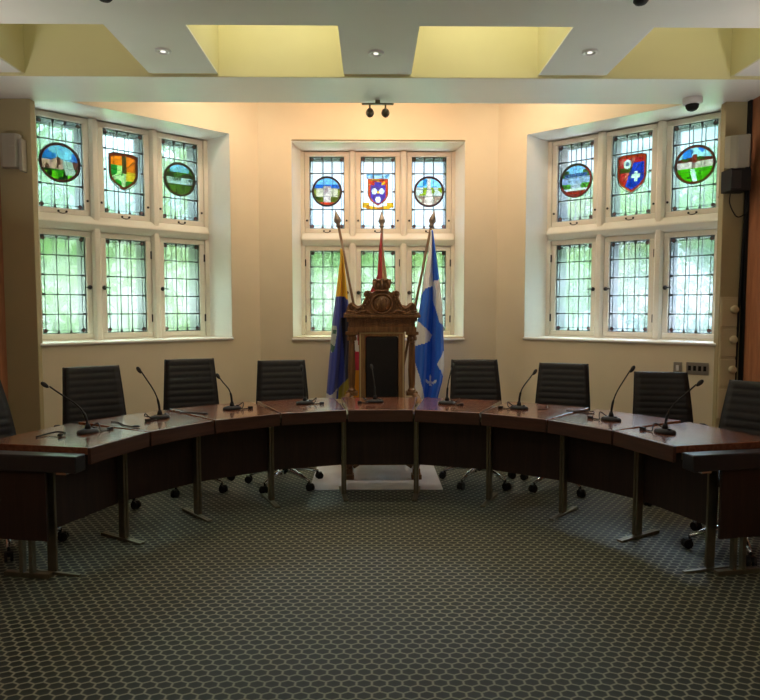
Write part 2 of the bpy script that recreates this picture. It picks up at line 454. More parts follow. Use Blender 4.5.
def pic_shield_blue(u, v):
    if not in_shield(u, v): return None
    if not in_shield(u, v+.01, .86): return (.58,.10,.02)
    if (u-.22)**2/.06+(v+.18)**2/.07 < 1 and (abs(u-.22) < .09 or abs(v+.16) < .10): return WHT
    if (u+.25)**2+(v-.45)**2 < .05: return WHT if (u+.25)**2+(v-.45)**2 > .012 else (.25,.3,.4)
    if u-.4*v > -.12: 
        if v > .5: return (.62,.05,.06)
        return RYB
    if .02 < v < .3 : return (.16,.18,.03)
    return (.66,.08,.08) if vn(u*4, v*4) > .4 else (.72,.22,.18)
def pic_crest(u, v):
    # ribbon below, shield, pale crown above
    if v < -.62 and v > -1.0:
        if abs(u) < .7 and v < -.70-.16*(1-abs(u)): return GLD if vn(u*5, 2) > .3 else (.55,.25,.03)
        if .52 < abs(u) < .95 and v > -.92+.2*abs(abs(u)-.75): return GLD
    if v > .70 and v < 1 and abs(u) < .72:
        return (.20,.46,.62) if vn(u*6, v*6) > .4 else (.55,.72,.80)
    u2, v2 = u/.80, (v-.02)/.86
    if in_shield(u2, v2):
        if not in_shield(u2, v2+.02, .86): return (.66,.18,.03)
        if v2 > .38-.25*abs(u2)*0: 
            if v2 > .38 and (abs(u2) > .28 or v2 > .62): return (.70,.03,.02) if vn(u2*4, v2*5) > .35 else GLD
        w = v2+.12
        if abs(u2) < .60:
            for cx, cy in ((-.28,.12), (.28,.12), (0,-.42)):
                if (u2-cx)**2+(w-cy)**2 < .042: return WHT
            if u2*u2+(w-.05)**2 < .01: return GLD
            if w > -.7: return BLU
        return (.62,.05,.03)
    return None
PICS = {'c1': (pic_tower, .170, 1), 'c2': (pic_crest, .185, 1.1), 'c3': (pic_path, .172, 1), 'l1': (pic_church, .178, 1), 'l2': (pic_shield_green, .175, 1.1), 'l3': (pic_river, .172, 1),
        'r1': (pic_lake, .175, 1), 'r2': (pic_shield_blue, .175, 1.15), 'r3': (pic_manor, .178, 1)}
def painted_disc(key, parent, z):
    fn, rad, asp = PICS[key]; n = 56
    bm = bmesh.new(); lay = bm.loops.layers.float_color.new('Col')
    vs = {}
    def V(i, j):
        if (i, j) not in vs: vs[i, j] = bm.verts.new(((i/n*2-1)*rad, .405, z+(j/n*2-1)*rad*asp))
        return vs[i, j]
    for i in range(n):
        for j in range(n):
            u, v = (i+.5)/n*2-1, (j+.5)/n*2-1
            if fn.__name__ not in ('pic_shield_green', 'pic_shield_blue', 'pic_crest') and u*u+v*v > 1: continue
            c = fn(u, v)
            if c is None: continue
            f = bm.faces.new([V(i, j), V(i+1, j), V(i+1, j+1), V(i, j+1)])
            k = .82+.3*vn(u*9+3, v*9)
            for l in f.loops: l[lay] = tuple(min(.95, (q*k)**1.6) for q in c)+(1,)
    me = bpy.data.meshes.new('stained_glass_picture'); bm.to_mesh(me); bm.free()
    me.materials.append(M['g_paint'])
    o = bpy.data.objects.new('stained_glass_picture', me); COL.objects.link(o); o.parent = parent
    # lead lines round and across the picture
    mb = MB()
    if key[1] == '2':
        if key != 'c2':
            pts = [(-.80,.83), (-.5,.90), (.5,.90), (.80,.83), (.80,-.15), (.70,-.52), (.40,-.80), (0,-.97), (-.40,-.80), (-.70,-.52), (-.80,-.15)]
            mb.tube([(p[0]*rad, .403, z+p[1]*rad*asp) for p in pts], .005, 6, closed=True)
            mb.tube([(-.6*rad, .403, z-.45*rad), (0, .403, z), (.6*rad, .403, z+.6*rad)], .0025, 4)
            mb.tube([(-.7*rad, .403, z+.1*rad), (0, .403, z), (.7*rad, .403, z-.1*rad)], .0025, 4)
            mb.tube([(0, .403, z), (.05*rad, .403, z+.8*rad)], .0025, 4)
        else:
            pts = [(-.62,.66), (0,.60), (.62,.66), (.62,-.12), (.45,-.5), (0,-.78), (-.45,-.5), (-.62,-.12)]
            mb.tube([(p[0]*rad, .403, z+p[1]*rad*asp) for p in pts], .004, 6, closed=True)
    else:
        mb.torus((0, .403, z), rad, .0042 if key[0] == 'c' else .006, 36, 6); mb.torus((0, .403, z), rad*.89, .003, 36, 5)
        for a, b in (((-.86,.15), (.86,.18)), ((-.80,-.35), (.80,-.28)), ((-.2,.85), (-.1,.15)), ((.3,.15), (.35,-.28)), ((-.3,-.32), (-.15,-.84)), ((.4,-.3), (.3,-.8))):
            mb.tube([(a[0]*rad, .403, z+a[1]*rad), (b[0]*rad, .403, z+b[1]*rad)], .0022, 4)
    mb.build('picture_leading', M['lead'], parent)

# ------------------------------------------------------------------ windows: frame, mullions, six casements each
GW = .1975
ZU0, ZU1, ZL0, ZL1 = 2.452, 3.262, 1.283, 2.203
def leading(parent, z0, z1, rows, has_pic):
    mb = MB(); y = .41
    w = GW; b = .034
    for x in (-w+b, w-b): mb.box(x-.0025, x+.0025, y-.004, y+.004, z0, z1)
    for z in (z0+b, z1-b): mb.box(-w, w, y-.004, y+.004, z-.0022, z+.0022)
    for x in (-.054, .054): 
        if has_pic:
            zc = z0+(z1-z0)*.52
            mb.box(x-.0035, x+.0035, y-.004, y+.004, z0, zc-.15); mb.box(x-.0035, x+.0035, y-.004, y+.004, zc+.15, z1)
        else: mb.box(x-.0035, x+.0035, y-.004, y+.004, z0, z1)
    for x in (-w+.004, w-.004): mb.box(x-.004, x+.004, y-.006, y+.006, z0, z1)
    for z in (z0+.004, z1-.004): mb.box(-w, w, y-.006, y+.006, z-.004, z+.004)
    # saddle bars
    zs = [z0+(z1-z0)*k/rows for k in range(1, rows)]
    if has_pic: zs = [z0+(z1-z0)*.27, z0+(z1-z0)*.77]
    for z in zs: mb.box(-w, w, y-.012, y+.004, z-.0045, z+.0045)
    # small bosses and corner arcs
    for z in zs+([z0+(z1-z0)*.52] if has_pic else []):
        for x in (-w+b/2, w-b/2): mb.box(x-.011, x+.011, y-.006, y+.004, z-.010, z+.010)
    for x in (-.054, .054):
        for z in (z0+b/2, z1-b/2): mb.box(x-.011, x+.011, y-.006, y+.004, z-.010, z+.010)
    for sx in (-1, 1):
        for sz, zc in ((-1, z0), (1, z1)):
            mb.torus((sx*(w-.030), y, zc-sz*.030), .016, .006, 10, 5)
    return mb.build('leading', M['lead'], parent)
def corner_gems(parent, z0, z1):
    mb = MB()
    for sx in (-1, 1):
        for zc in (z0+.030, z1-.030):
            mb.box(sx*(GW-.030)-.012, sx*(GW-.030)+.012, .402, .406, zc-.012, zc+.012)
    return mb.build('corner_gem', M['g_rose'], parent)
def casement(win, x, z0, z1, upper, gmat, pic, latch):
    mb = MB(); a = .052
    W = GW+a
    mb.box(-W, W, .375, .425, z1, z1+a); mb.box(-W, W, .375, .425, z0-a, z0)
    mb.box(-W, -GW, .375, .425, z0, z1); mb.box(GW, W, .375, .425, z0, z1)
    # inner bead
    c = mb.build('casement', M['stone'], win, bevel=.006)
    c.location = (x, 0, 0)
    mb = MB(); mb.box(-GW, GW, .412, .415, z0, z1); mb.build('glass_pane', gmat, c)
    leading(c, z0, z1, 5, upper)
    corner_gems(c, z0, z1)
    mb = MB(); d = .66
    t = .012
    mb.box(-GW-t, -GW, .426, d, z0-t, z1+t); mb.box(GW, GW+t, .426, d, z0-t, z1+t); mb.box(-GW, GW, .426, d, z1, z1+t); mb.box(-GW, GW, .426, d, z0-t, z0)
    for xx in (-.05, .06): mb.box(xx-.005, xx+.005, .52, .53, z0, z1)
    mb.build('storm_frame', M['steel'], c)
    if upper:
        painted_disc(pic, c, z0+(z1-z0)*.52)
        mb = MB()
        for xx in (-.035, .035): mb.ball((xx, .372, z0-a*.55), .011, 6)
        mb.torus((0, .37, z0-a*.55), .035, .004, 10, 5, sz=.5, a0=PI, a1=2*PI)
        mb.build('pull_ring', M['iron'], c, smooth=True)
        mb = MB()
        for xx in (-GW-a*.55, GW+a*.55): mb.ball((xx, .372, z0+.09), .012, 6)
        mb.build('window_stay', M['iron'], c, smooth=True)
    else:
        s = latch; zz = (z0+z1)/2-.02
        mb = MB(); mb.lathe([(.004, 0), (.020, .002), (.022, .012), (.014, .03), (.004, .034)], 12, Matrix.Translation((s*(GW+a*.5), .375, zz)) @ Matrix.Rotation(PI/2, 4, 'X'))
        mb.box(s*(GW+a*.5)-.006, s*(GW+a*.5)+.006, .345, .36, zz-.012, zz+.012)
        mb.box(min(s*(GW-.03), s*(GW+a*.5)), max(s*(GW-.03), s*(GW+a*.5)), .348, .358, zz-.006, zz+.006)
        mb.build('latch', M['iron'], c, smooth=False)
        for zc in (z0+.14, z1-.14):
            mb = MB(); mb.box(-s*(GW+a)-.010, -s*(GW+a)+.010, .362, .376, zc-.04, zc+.04); mb.build('hinge', M['iron'], c, bevel=.003)
def window(n, loc, rz, pics, gl_up, gl_low, label, latches, o=.947):
    w = empty('window_%d' % n, loc, rz, label, 'window', kind='structure')
    # reveal lining, splayed from +-.947 at the wall face to +-.862 at the frames
    mb = MB(); i_, D = .862, .44
    hi = HEAD-.015
    mb.hexa([(-o, 0, SILL), (-i_, D, SILL), (-i_, D, hi), (-o, 0, HEAD)], [(-o-.004, 0, SILL), (-o-.004, D, SILL), (-o-.004, D, HEAD+.004), (-o-.004, 0, HEAD+.004)])
    mb.hexa([(o, 0, SILL), (i_, D, SILL), (i_, D, hi), (o, 0, HEAD)], [(o+.004, 0, SILL), (o+.004, D, SILL), (o+.004, D, HEAD+.004), (o+.004, 0, HEAD+.004)])
    mb.hexa([(-o, 0, HEAD-.001), (o, 0, HEAD-.001), (o, 0, HEAD+.004), (-o, 0, HEAD+.004)], [(-o, D, hi), (o, D, hi), (o, D, HEAD+.004), (-o, D, HEAD+.004)])
    mb.build('reveal_lining', M['white'], w)
    mb = MB(); mb.box(-o-.012, o+.012, -.018, D, SILL-.022, SILL+.003); mb.build('window_sill', M['white'], w, bevel=.008)
    # mullions and transom
    mb = MB()
    zt0, zt1 = ZL1+.053, ZU0-.053
    for x in (-.291, .291):
        mb.prism([(x-.0415, .45), (x-.0415, .36), (x-.022, .325), (x+.022, .325), (x+.0415, .36), (x+.0415, .45)], SILL, hi, 'z')
    for s in (-1, 1):
        mb.box(min(s*.834, s*.88), max(s*.834, s*.88), .355, .45, SILL, hi)
    mb.prism([(.45, zt0), (.355, zt0), (.33, zt0+.02), (.30, zt0+.06), (.30, zt0+.075), (.36, zt1), (.45, zt1)], -.86, .86, 'x')
    mb.box(-.86, .86, .36, .45, ZU1+.053, hi); mb.box(-.86, .86, .36, .45, SILL, ZL0-.053)
    # opaque masonry behind the frames, between panes
    for a, b in ((-.95, -.582-GW-.02), (-.582+GW+.02, -GW-.02), (GW+.02, .582-GW-.02), (.582+GW+.02, .95)):
        mb.box(a, b, .43, .47, SILL-.02, HEAD+.02)
    for a, b in ((SILL-.02, ZL0-.02), (ZL1+.02, ZU0-.02), (ZU1+.02, HEAD+.02)): mb.box(-.95, .95, .431, .469, a, b)
    mb.build('mullion', M['stone'], w, bevel=.008)
    for k in range(3):
        x = (k-1)*.582
        casement(w, x, ZU0, ZU1, True, gl_up[k], pics[k], 0)
        casement(w, x, ZL0, ZL1, False, gl_low[k], None, latches[k])
    return w
P_, G_, C_ = M['g_pale'], M['g_green'], M['g_cool']
window(1, *WIN[1], ('l1', 'l2', 'l3'), (P_, P_, P_), (G_, G_, G_), 'left bay window of six leaded panes with a church roundel', (1, -1, -1))
window(2, *WIN[0], ('c1', 'c2', 'c3'), (C_, C_, C_), (G_, G_, G_), 'centre bay window of six leaded panes with a red and blue crest', (1, -1, -1), .932)
window(3, *WIN[2], ('r1', 'r2', 'r3'), (C_, P_, P_), (P_, C_, C_), 'right bay window of six leaded panes with a red and blue shield', (1, -1, -1))

# ------------------------------------------------------------------ desks in a ring
RCX, RCY, RIN, DA = .068, 3.234, 1.665, .3081
RM = RIN*math.cos(DA/2); HF = RIN*math.sin(DA/2)
def ringpos(a, r): return (RCX+r*math.sin(a), RCY+r*math.cos(a), 0)
def make_desk():
    root = empty('council_desk')
    f, b, D = HF-.007, .334, .715
    mb = MB(); mb.prism([(-f, .022), (f, .022), (b, D), (-b, D)], .700, .740); mb.build('desktop', M['desk'], root, bevel=.003)
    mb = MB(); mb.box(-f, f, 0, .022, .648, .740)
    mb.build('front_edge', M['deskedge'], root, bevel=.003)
    mb = MB()
    mb.prism([(-b+.01, D-.03), (b-.01, D-.03), (b-.005, D), (-b+.005, D)], .66, .699)
    mb.build('rear_rail', M['deskedge'], root)
    px, py = RIN+.26, 0
    lx, ly = 1.925*math.sin(DA/2), 1.925*math.cos(DA/2)-RM
    for s in (-1, 1):
        m = Matrix.Translation((s*(lx-.0105), ly, 0)) @ Matrix.Rotation(-s*DA/2, 4, 'Z')
        mb = MB()
        mb.box(-.0080, .0080, -.028, .028, .02, .66, m)
        mb.box(-.0095, .0095, -.20, .40, .66, .698, m)
        leg = mb.build('leg', M['brushed'], root, bevel=.002)
        mb = MB(); mb.hexa([(-.0098, -.17, 0), (.0098, -.17, 0), (.0098, .20, 0), (-.0098, .20, 0)], [(-.0095, -.17, .012), (.0095, -.17, .012), (.0095, .20, .022), (-.0095, .20, .022)], m)
        mb.build('foot', M['brushed'], leg, bevel=.002)
    mb = MB(); w = lx-.010
    mb.box(-w, w, ly+.030, ly+.048, .245, .655)
    mb.build('modesty_panel', M['panel'], root, bevel=.002)
    mb = MB(); mb.box(-.22, .22, ly+.12, ly+.22, .61, .66); mb.build('cable_tray', M['black'], root)
    return root
desk_labels = ['wooden council desk at the left end of the ring beside the dark end table',
 'second wooden council desk from the left end of the ring',
 'third wooden council desk from the left end with a round microphone base',
 'wooden council desk immediately left of the one before the throne',
 'wooden council desk at the middle of the ring before the carved throne',
 'wooden council desk immediately right of the one before the throne',
 'third wooden council desk from the right end of the ring',
 'second wooden council desk from the right end, its top reflecting bluish window light',
 'wooden council desk at the right end of the ring beside the dark end table']
proto = make_desk()
for i in range(9):
    a = (i-4)*DA
    o = proto if i == 0 else copy_tree(proto)
    o.location = ringpos(a, RM); o.rotation_euler = (0, 0, -a)
    tag(o, desk_labels[i], 'desk', 'council desks of the ring')

# dark end tables
def end_table(loc, rz, s, label):
    """s=+1: extends to local -x (left one); s=-1: to +x"""
    t = empty('end_table', loc, rz, label, 'table', 'dark end tables of the ring')
    x0, x1 = (-.74, 0) if s > 0 else (0, .74)
    mb = MB(); mb.box(x0, x1, 0, .092, .622, .715); mb.build('tabletop', M['slab'], t, bevel=.006)
    mb = MB(); xa, xb = (x0+.05, -.205) if s > 0 else (.205, x1-.05)
    mb.box(xa, xb, .028, .046, .225, .62); mb.build('end_panel', M['panel'], t, bevel=.002)
    mb = MB(); 
    for dx in (.33, .39):
        mb.box(-s*dx-.012, -s*dx+.012, .052, .085, .025, .62)
    mb.box(-s*.36-.14, -s*.36+.14, .05, .087, 0, .028)
    mb.build('leg', M['brushed'], t, bevel=.003)
    mb = MB()
    mb.box(-s*.66-.015, -s*.66+.015, .052, .085, .025, .62); mb.box(-s*.66-.06, -s*.66+.06, .05, .087, 0, .025)
    mb.build('leg', M['brushed'], t, bevel=.003)
    mb = MB(); mb.box(min(-s*.15, -s*.09), max(-s*.15, -s*.09), .045, .075, .60, .625); mb.build('bracket', M['chrome'], t)
    return t
end_table((-1.603, 3.438, 0), R(-9.5), 1, 'low dark end table against the left end of the desk ring')
end_table((1.755, 3.423, 0), R(10.5), -1, 'low dark end table against the right end of the desk ring')

# ------------------------------------------------------------------ office chairs
def make_chair():
    root = empty('office_chair')
    # ribbed back: grid with eight channels
    bm = bmesh.new(); nu, nv = 10, 64
    def pt(u, v, side):
        w = .235-.035*v
        z = .47+.56*v
        y = .185+.135*v - .02*math.sin(PI*v)
        th = .017+.008*abs(math.sin(PI*11*v))**.3*(1-abs(u)**8*.6)
        dy = .018*(1-u*u)
        return Vector((u*w, y+dy+(th if side else -th), z))
    F = [[bm.verts.new(pt(-1+2*i/nu, j/nv, 0)) for i in range(nu+1)] for j in range(nv+1)]
    B = [[bm.verts.new(pt(-1+2*i/nu, j/nv, 1)) for i in range(nu+1)] for j in range(nv+1)]
    for j in range(nv):
        for i in range(nu):
            bm.faces.new([F[j][i], F[j][i+1], F[j+1][i+1], F[j+1][i]]); bm.faces.new([B[j][i+1], B[j][i], B[j+1][i], B[j+1][i+1]])
        bm.faces.new([F[j][0], F[j+1][0], B[j+1][0], B[j][0]]); bm.faces.new([F[j][nu], B[j][nu], B[j+1][nu], F[j+1][nu]])
    for i in range(nu):
        bm.faces.new([F[0][i], B[0][i], B[0][i+1], F[0][i+1]]); bm.faces.new([F[nv][i], F[nv][i+1], B[nv][i+1], B[nv][i]])
    mb = MB(); mb.bm.free(); mb.bm = bm
    bk = mb.build('backrest', M['leather'], root, smooth=True)
    for s in (-1, 1):
        mb = MB(); mb.tube([(s*(.238-.035*v), .185+.135*v-.02*math.sin(PI*v), .47+.56*v) for v in [k/10 for k in range(11)]], .010, 8)
        mb.build('back_rail', M['black'], bk, smooth=True)
    # seat: ribbed cushion
    bm = bmesh.new()
    nx, ny = 8, 48
    T_, B_ = [], []
    for j in range(ny+1):
        v = j/ny; y = -.25+.46*v
        zt = .475-.03*max(0, (.15-v)/.15)**2+.007*abs(math.sin(PI*8*v))**.5
        T_.append([bm.verts.new(((-1+2*i/nx)*.245, y, zt-.012*(abs(-1+2*i/nx)**6))) for i in range(nx+1)])
        B_.append([bm.verts.new(((-1+2*i/nx)*.245, y, .425)) for i in range(nx+1)])
    for j in range(ny):
        for i in range(nx):
            bm.faces.new([T_[j][i], T_[j][i+1], T_[j+1][i+1], T_[j+1][i]]); bm.faces.new([B_[j][i+1], B_[j][i], B_[j+1][i], B_[j+1][i+1]])
        bm.faces.new([T_[j][0], T_[j+1][0], B_[j+1][0], B_[j][0]]); bm.faces.new([T_[j][nx], B_[j][nx], B_[j+1][nx], T_[j+1][nx]])
    for i in range(nx):
        bm.faces.new([T_[0][i], B_[0][i], B_[0][i+1], T_[0][i+1]]); bm.faces.new([T_[ny][i], T_[ny][i+1], B_[ny][i+1], B_[ny][i]])
    mb = MB(); mb.bm.free(); mb.bm = bm; mb.build('seat', M['leather'], root, smooth=True)
    for s in (-1, 1):
        mb = MB(); mb.tube(cat_rom([(s*.25, .21, .50), (s*.275, .20, .57), (s*.285, .12, .595), (s*.285, -.05, .595), (s*.28, -.13, .56), (s*.26, -.15, .45)], 5), .012, 8)
        arm = mb.build('armrest', M['chrome'], root, smooth=True)
        mb = MB(); mb.box(s*.285-.022, s*.285+.022, -.08, .14, .598, .618); mb.build('arm_pad', M['black'], arm, bevel=.008)
    mb = MB(); mb.lathe([(.028, .10), (.028, .25), (.020, .252), (.020, .40), (.06, .405), (.06, .424)], 16); mb.box(-.10, .10, -.12, .12, .40, .424)
    mb.build('gas_column', M['black'], root, smooth=False)
    for k in range(5):
        a = 2*PI*k/5+.3
        m = Matrix.Rotation(a, 4, 'Z')
        mb = MB(); mb.tube([(.0, 0, .125), (.10, 0, .125), (.22, 0, .105), (.31, 0, .075)], [.024, .022, .016, .012], 8, m)
        leg = mb.build('base_leg', M['chrome'], root, smooth=True)
        mb = MB()
        mb.tube([(.31, 0, .085), (.31, 0, .055)], .008, 8, m)
        for s in (-1, 1): mb.tube([(.325, s*.008, .030), (.325, s*.024, .030)], .030, 14, m)
        mb.box(.295, .345, -.010, .010, .035, .062, m)
        mb.build('caster', M['rubber'], leg, smooth=False)
    return root
chair_spec = [  # middle of the back's top edge (x, y), turn in degrees, height scale, label
 (-2.63, 4.20, 66, 1.0, 'black ribbed office chair cut by the left edge of the photo'),
 (-2.267, 5.19, 33, 1.02, 'black ribbed office chair under the left bay window behind the second desk'),
 (-1.62, 5.70, 22, 1.04, 'black ribbed office chair in front of the corner right of the left bay window'),
 (-.818, 5.80, 12, 1.02, 'black ribbed office chair just left of the throne and flags'),
 (.945, 5.86, 0, 1.02, 'black ribbed office chair just right of the throne and blue flag'),
 (1.717, 5.68, -20, 1.0, 'black ribbed office chair below the far end of the right bay window'),
 (2.44, 5.35, -12, .955, 'black ribbed office chair beside the light switch under the right bay window'),
 (2.58, 4.16, -52, 1.0, 'black ribbed office chair cut by the right edge of the photo')]
cproto = make_chair()
for i, (x, y, tw, zs, lab) in enumerate(chair_spec):
    o = cproto if i == 0 else copy_tree(cproto)
    q = R(tw); o.location = (x+.32*math.sin(q), y-.32*math.cos(q), 0); o.rotation_euler = (0, 0, q); o.scale = (1, 1, zs)
    tag(o, lab, 'chair', 'office chairs around the desk ring')

# ------------------------------------------------------------------ gooseneck microphones
mics = [((-1.774, 3.986), (-.28, .04, .298)), ((-1.50, 4.516), (-.163, .063, .339)), ((-1.078, 4.92), (-.124, .083, .25)), ((-.545, 5.201), (-.033, .095, .287)),
        ((.028, 5.278), (-.029, .10, .287)), ((.616, 5.186), (.055, .096, .303)), ((1.144, 4.915), (.142, .084, .28)), ((1.666, 4.393), (.166, .059, .354)), ((1.835, 3.939), (.23, .037, .31))]
mic_labels = ['black gooseneck microphone leaning far left on the left end desk', 'black gooseneck microphone leaning left on the second desk from the left',
 'short black gooseneck microphone on the third desk from the left', 'black gooseneck microphone on the desk just left of the throne desk',
 'black gooseneck microphone on the desk before the throne', 'black gooseneck microphone on the desk just right of the throne desk',
 'black gooseneck microphone on the third desk from the right end', 'tall black gooseneck microphone on the second desk from the right end', 'black gooseneck microphone leaning right on the right end desk']
for i, ((x, y), h) in enumerate(mics):
    t = empty('gooseneck_microphone', (x, y, .7405), 0, mic_labels[i], 'microphone', 'gooseneck microphones on the desks')
    ra = math.atan2(x-RCX, y-RCY)
    m = Matrix.Rotation(-ra, 4, 'Z')
    # base: oblong wedge
    mb = MB()
    prof = [(.072, 0), (.074, .008), (.066, .020), (.035, .028)]
    ms = m @ Matrix.Diagonal((1.0, .72, 1, 1))
    mb.lathe(prof, 20, ms); mb.lathe([(.02, .026), (.016, .045), (.011, .06)], 12, None)
    base = mb.build('base', M['black'], t, smooth=True)
    mb = MB(); mb.lathe([(.011, .027), (.011, .034), (.008, .035)], 10, m @ Matrix.Translation((.042, -.01, 0))); mb.build('talk_button', M['iron'], base)
    H = Vector(h)
    n = H.copy(); n.z = 0
    pts = bez((0, 0, .04), (n.x*.04, n.y*.04, .18), (n.x*.35, n.y*.35, H.z*.62), H-Vector((n.x*.12, n.y*.12, .010)), 16)
    rs = [.0085 if k < 5 else .0048 for k in range(len(pts))]
    mb = MB(); mb.tube(pts, rs, 8); neck = mb.build('gooseneck', M['black'], t, smooth=True)
    d = (pts[-1]-pts[-3]).normalized()
    q = d.to_track_quat('Z', 'Y').to_matrix().to_4x4()
    mb = MB(); mb.lathe([(.004, -.03), (.009, -.022), (.013, -.008), (.014, .008), (.010, .022), (.003, .028)], 12, Matrix.Translation(H) @ q)
    mb.build('capsule', M['rubber'], neck, smooth=True)
    # coiled lead beside the base
    s = 1 if i in (0, 2, 3, 5) else -1
    cp = [(s*.03, .04, .008), (s*.08, .055, .02), (s*.10, .02, .045), (s*.085, -.015, .02), (s*.06, -.05, .006), (s*.115, -.055, .006)]
    mb = MB(); mb.tube([m @ p for p in cat_rom(cp, 6)], .004, 6); cab = mb.build('lead', M['rubber'], t, smooth=True)
    mb = MB(); mb.box(s*.128-.017, s*.128+.017, -.068, -.042, 0, .020, m); mb.build('plug', M['black'], cab, bevel=.003)

# loose earphone leads on desks
def cord(name, pts, r, label, plug=None, cat='cable'):
    mb = MB(); mb.tube(cat_rom(pts, 8), r, 6); o = mb.build(name, M['rubber'], smooth=True); tag(o, label, cat)
    if plug:
        mb = MB(); mb.ball(plug[0], plug[1], 6); mb.build('plug', M['black'], o, smooth=True)
    return o
def dk(x, y, z=.7455): return (x, y, z)
cord('earphone', [dk(-2.02, 3.84), dk(-1.99, 3.91, .75), dk(-1.94, 3.94, .757), dk(-1.88, 3.91, .755), dk(-1.89, 3.86, .752)], .0055, 'black looped earphone lying on the left end desk', ((-1.887, 3.865, .752), (.016, .022, .011)), 'earphone')
cord('cable', [dk(-1.78, 4.36), dk(-1.72, 4.33), dk(-1.64, 4.22), dk(-1.55, 4.17)], .004, 'thin black cable with a plug on the second desk from the left', ((-1.54, 4.165, .749), (.028, .012, .008)))
cord('cable', [dk(-1.42, 4.72), dk(-1.36, 4.74), dk(-1.27, 4.72), dk(-1.22, 4.68)], .005, 'black cable near the rear of the third desk from the left', ((-1.22, 4.68, .75), (.02, .013, .009)))
cord('cable', [dk(1.48, 4.80), dk(1.55, 4.72), dk(1.62, 4.66), dk(1.66, 4.72, .75), dk(1.60, 4.80), dk(1.52, 4.78)], .004, 'looped thin cable at the rear of the second desk from the right end')
cord('cable', [dk(1.28, 4.86), dk(1.36, 4.90), dk(1.40, 5.05)], .004, 'short black cable behind the third microphone from the right')

# ------------------------------------------------------------------ floor mat + throne
mb = MB(); mb.box(-.525, .60, 5.285, 6.35, .0005, .006)
tag(mb.build('floor_mat', M['mat'], bevel=.003), 'pale vinyl floor mat under the carved throne', 'mat')

TX, TY = .098, 6.0
thr = empty('throne_chair', (TX, TY, 0), 0, 'tall carved oak throne with a crown crest and black leather back', 'throne')
BY = .12      # plane of the back
S = .00961
def tz(y): return 1.511+(309.5-y)*S
def tx(x): return (x-382.3)*S
# columns
for s in (-1, 1):
    mb = MB()
    x = s*.288
    m = Matrix.Translation((x, BY, 0))
    mb.box(x-.055, x+.055, BY-.055, BY+.055, .69, .725)
    mb.lathe([(.038, .725), (.040, .74), (.028, .755), (.025, .80), (.029, .90), (.030, .97), (.024, 1.05), (.022, 1.18), (.029, 1.195), (.023, 1.21), (.038, 1.25), (.046, 1.27)], 16, m)
    for k in range(8):
        a = 2*PI*k/8
        mb.tube([(x+.026*math.cos(a), BY+.026*math.sin(a), .78), (x+.031*math.cos(a), BY+.031*math.sin(a), .93), (x+.024*math.cos(a), BY+.024*math.sin(a), 1.18)], .005, 5)
        mb.ball((x+.037*math.cos(a), BY+.037*math.sin(a), 1.235), (.012, .012, .022), 5)
    mb.box(x-.060, x+.060, BY-.06, BY+.06, 1.27, 1.30)
    mb.build('column', M['oak'], thr, smooth=False, bevel=.003)
# entablature
mb = MB()
mb.box(-.325, .325, BY-.065, BY+.06, 1.30, 1.345); mb.box(-.315, .315, BY-.055, BY+.055, 1.345, 1.415)
mb.box(-.335, .335, BY-.075, BY+.065, 1.415, 1.435); mb.box(-.362, .362, BY-.10, BY+.075, 1.435, 1.462)
for k in range(17):
    x = -.32+.04*k; mb.box(x-.012, x+.012, BY-.072, BY-.05, 1.395, 1.415)
for k in range(9):
    x = -.28+.07*k; mb.torus((x, BY-.056, 1.375), .017, .005, 12, 5, sx=1.5)
    mb.ball((x, BY-.056, 1.375), (.008, .006, .008), 5)
mb.build('entablature', M['oak'], thr, bevel=.004)
# crest silhouette
half = [(0, 1.80), (.06, 1.803), (.088, 1.795), (.093, 1.765), (.070, 1.70), (.064, 1.688), (.095, 1.672), (.112, 1.69), (.14, 1.692), (.165, 1.68), (.172, 1.655), (.160, 1.625), (.172, 1.58), (.20, 1.553), (.235, 1.548), (.262, 1.572), (.29, 1.578), (.315, 1.565), (.33, 1.535), (.34, 1.50), (.352, 1.462)]
full = half+[(-x, z) for x, z in half[::-1][:-1]]
mb = MB(); mb.prism(full, BY-.02, BY+.03, 'y')
crest = mb.build('crest', M['oak'], thr, bevel=.006)
def spiral(cx, cz, r0, turns, s, a0, r=.010):
    pts = []
    for k in range(26):
        t = k/25; a = a0+s*turns*2*PI*t; rr = r0*(1-.85*t)
        pts.append((cx+rr*math.cos(a), BY-.028, cz+rr*math.sin(a)))
    mb.tube(pts, [r*(1-.5*k/25) for k in range(26)], 6)
for s in (-1, 1):
    mb = MB()   # carved scrolls and leaves
    spiral(s*.280, 1.525, .046, 1.5, -s, PI/2); spiral(s*.14, 1.65, .034, 1.4, s, PI/2); spiral(s*.21, 1.51, .035, 1.3, s, -PI/2)
    mb.tube(cat_rom([(s*.30, BY-.025, 1.57), (s*.23, BY-.03, 1.52), (s*.185, BY-.03, 1.55), (s*.15, BY-.03, 1.62)], 6), .011, 6)
    mb.tube(cat_rom([(s*.36, BY-.025, 1.47), (s*.25, BY-.03, 1.475), (s*.15, BY-.03, 1.50), (s*.11, BY-.03, 1.475)], 6), .010, 6)
    for k in range(5):
        mb.ball((s*(.13+.045*k), BY-.028, 1.485+.012*math.sin(k*2.1)), (.02, .012, .012), 5)
    for k in range(4):
        mb.ball((s*(.125+.018*k), BY-.026, 1.60-.025*k), (.012, .012, .02), 5)
    mb.build('scrollwork', M['oak'], crest, smooth=True)
mb = MB()
mb.ball((0, BY-.022, 1.565), (.082, .030, .080), 12)
mb.torus((0, BY-.03, 1.565), .098, .011, 30, 8, sx=1.0, sz=.93)
for s in (-1, 1):
    mb.tube(cat_rom([(s*.03, BY-.045, 1.62), (s*.055, BY-.045, 1.58), (s*.035, BY-.05, 1.53), (s*.05, BY-.045, 1.51)], 5), .007, 6)
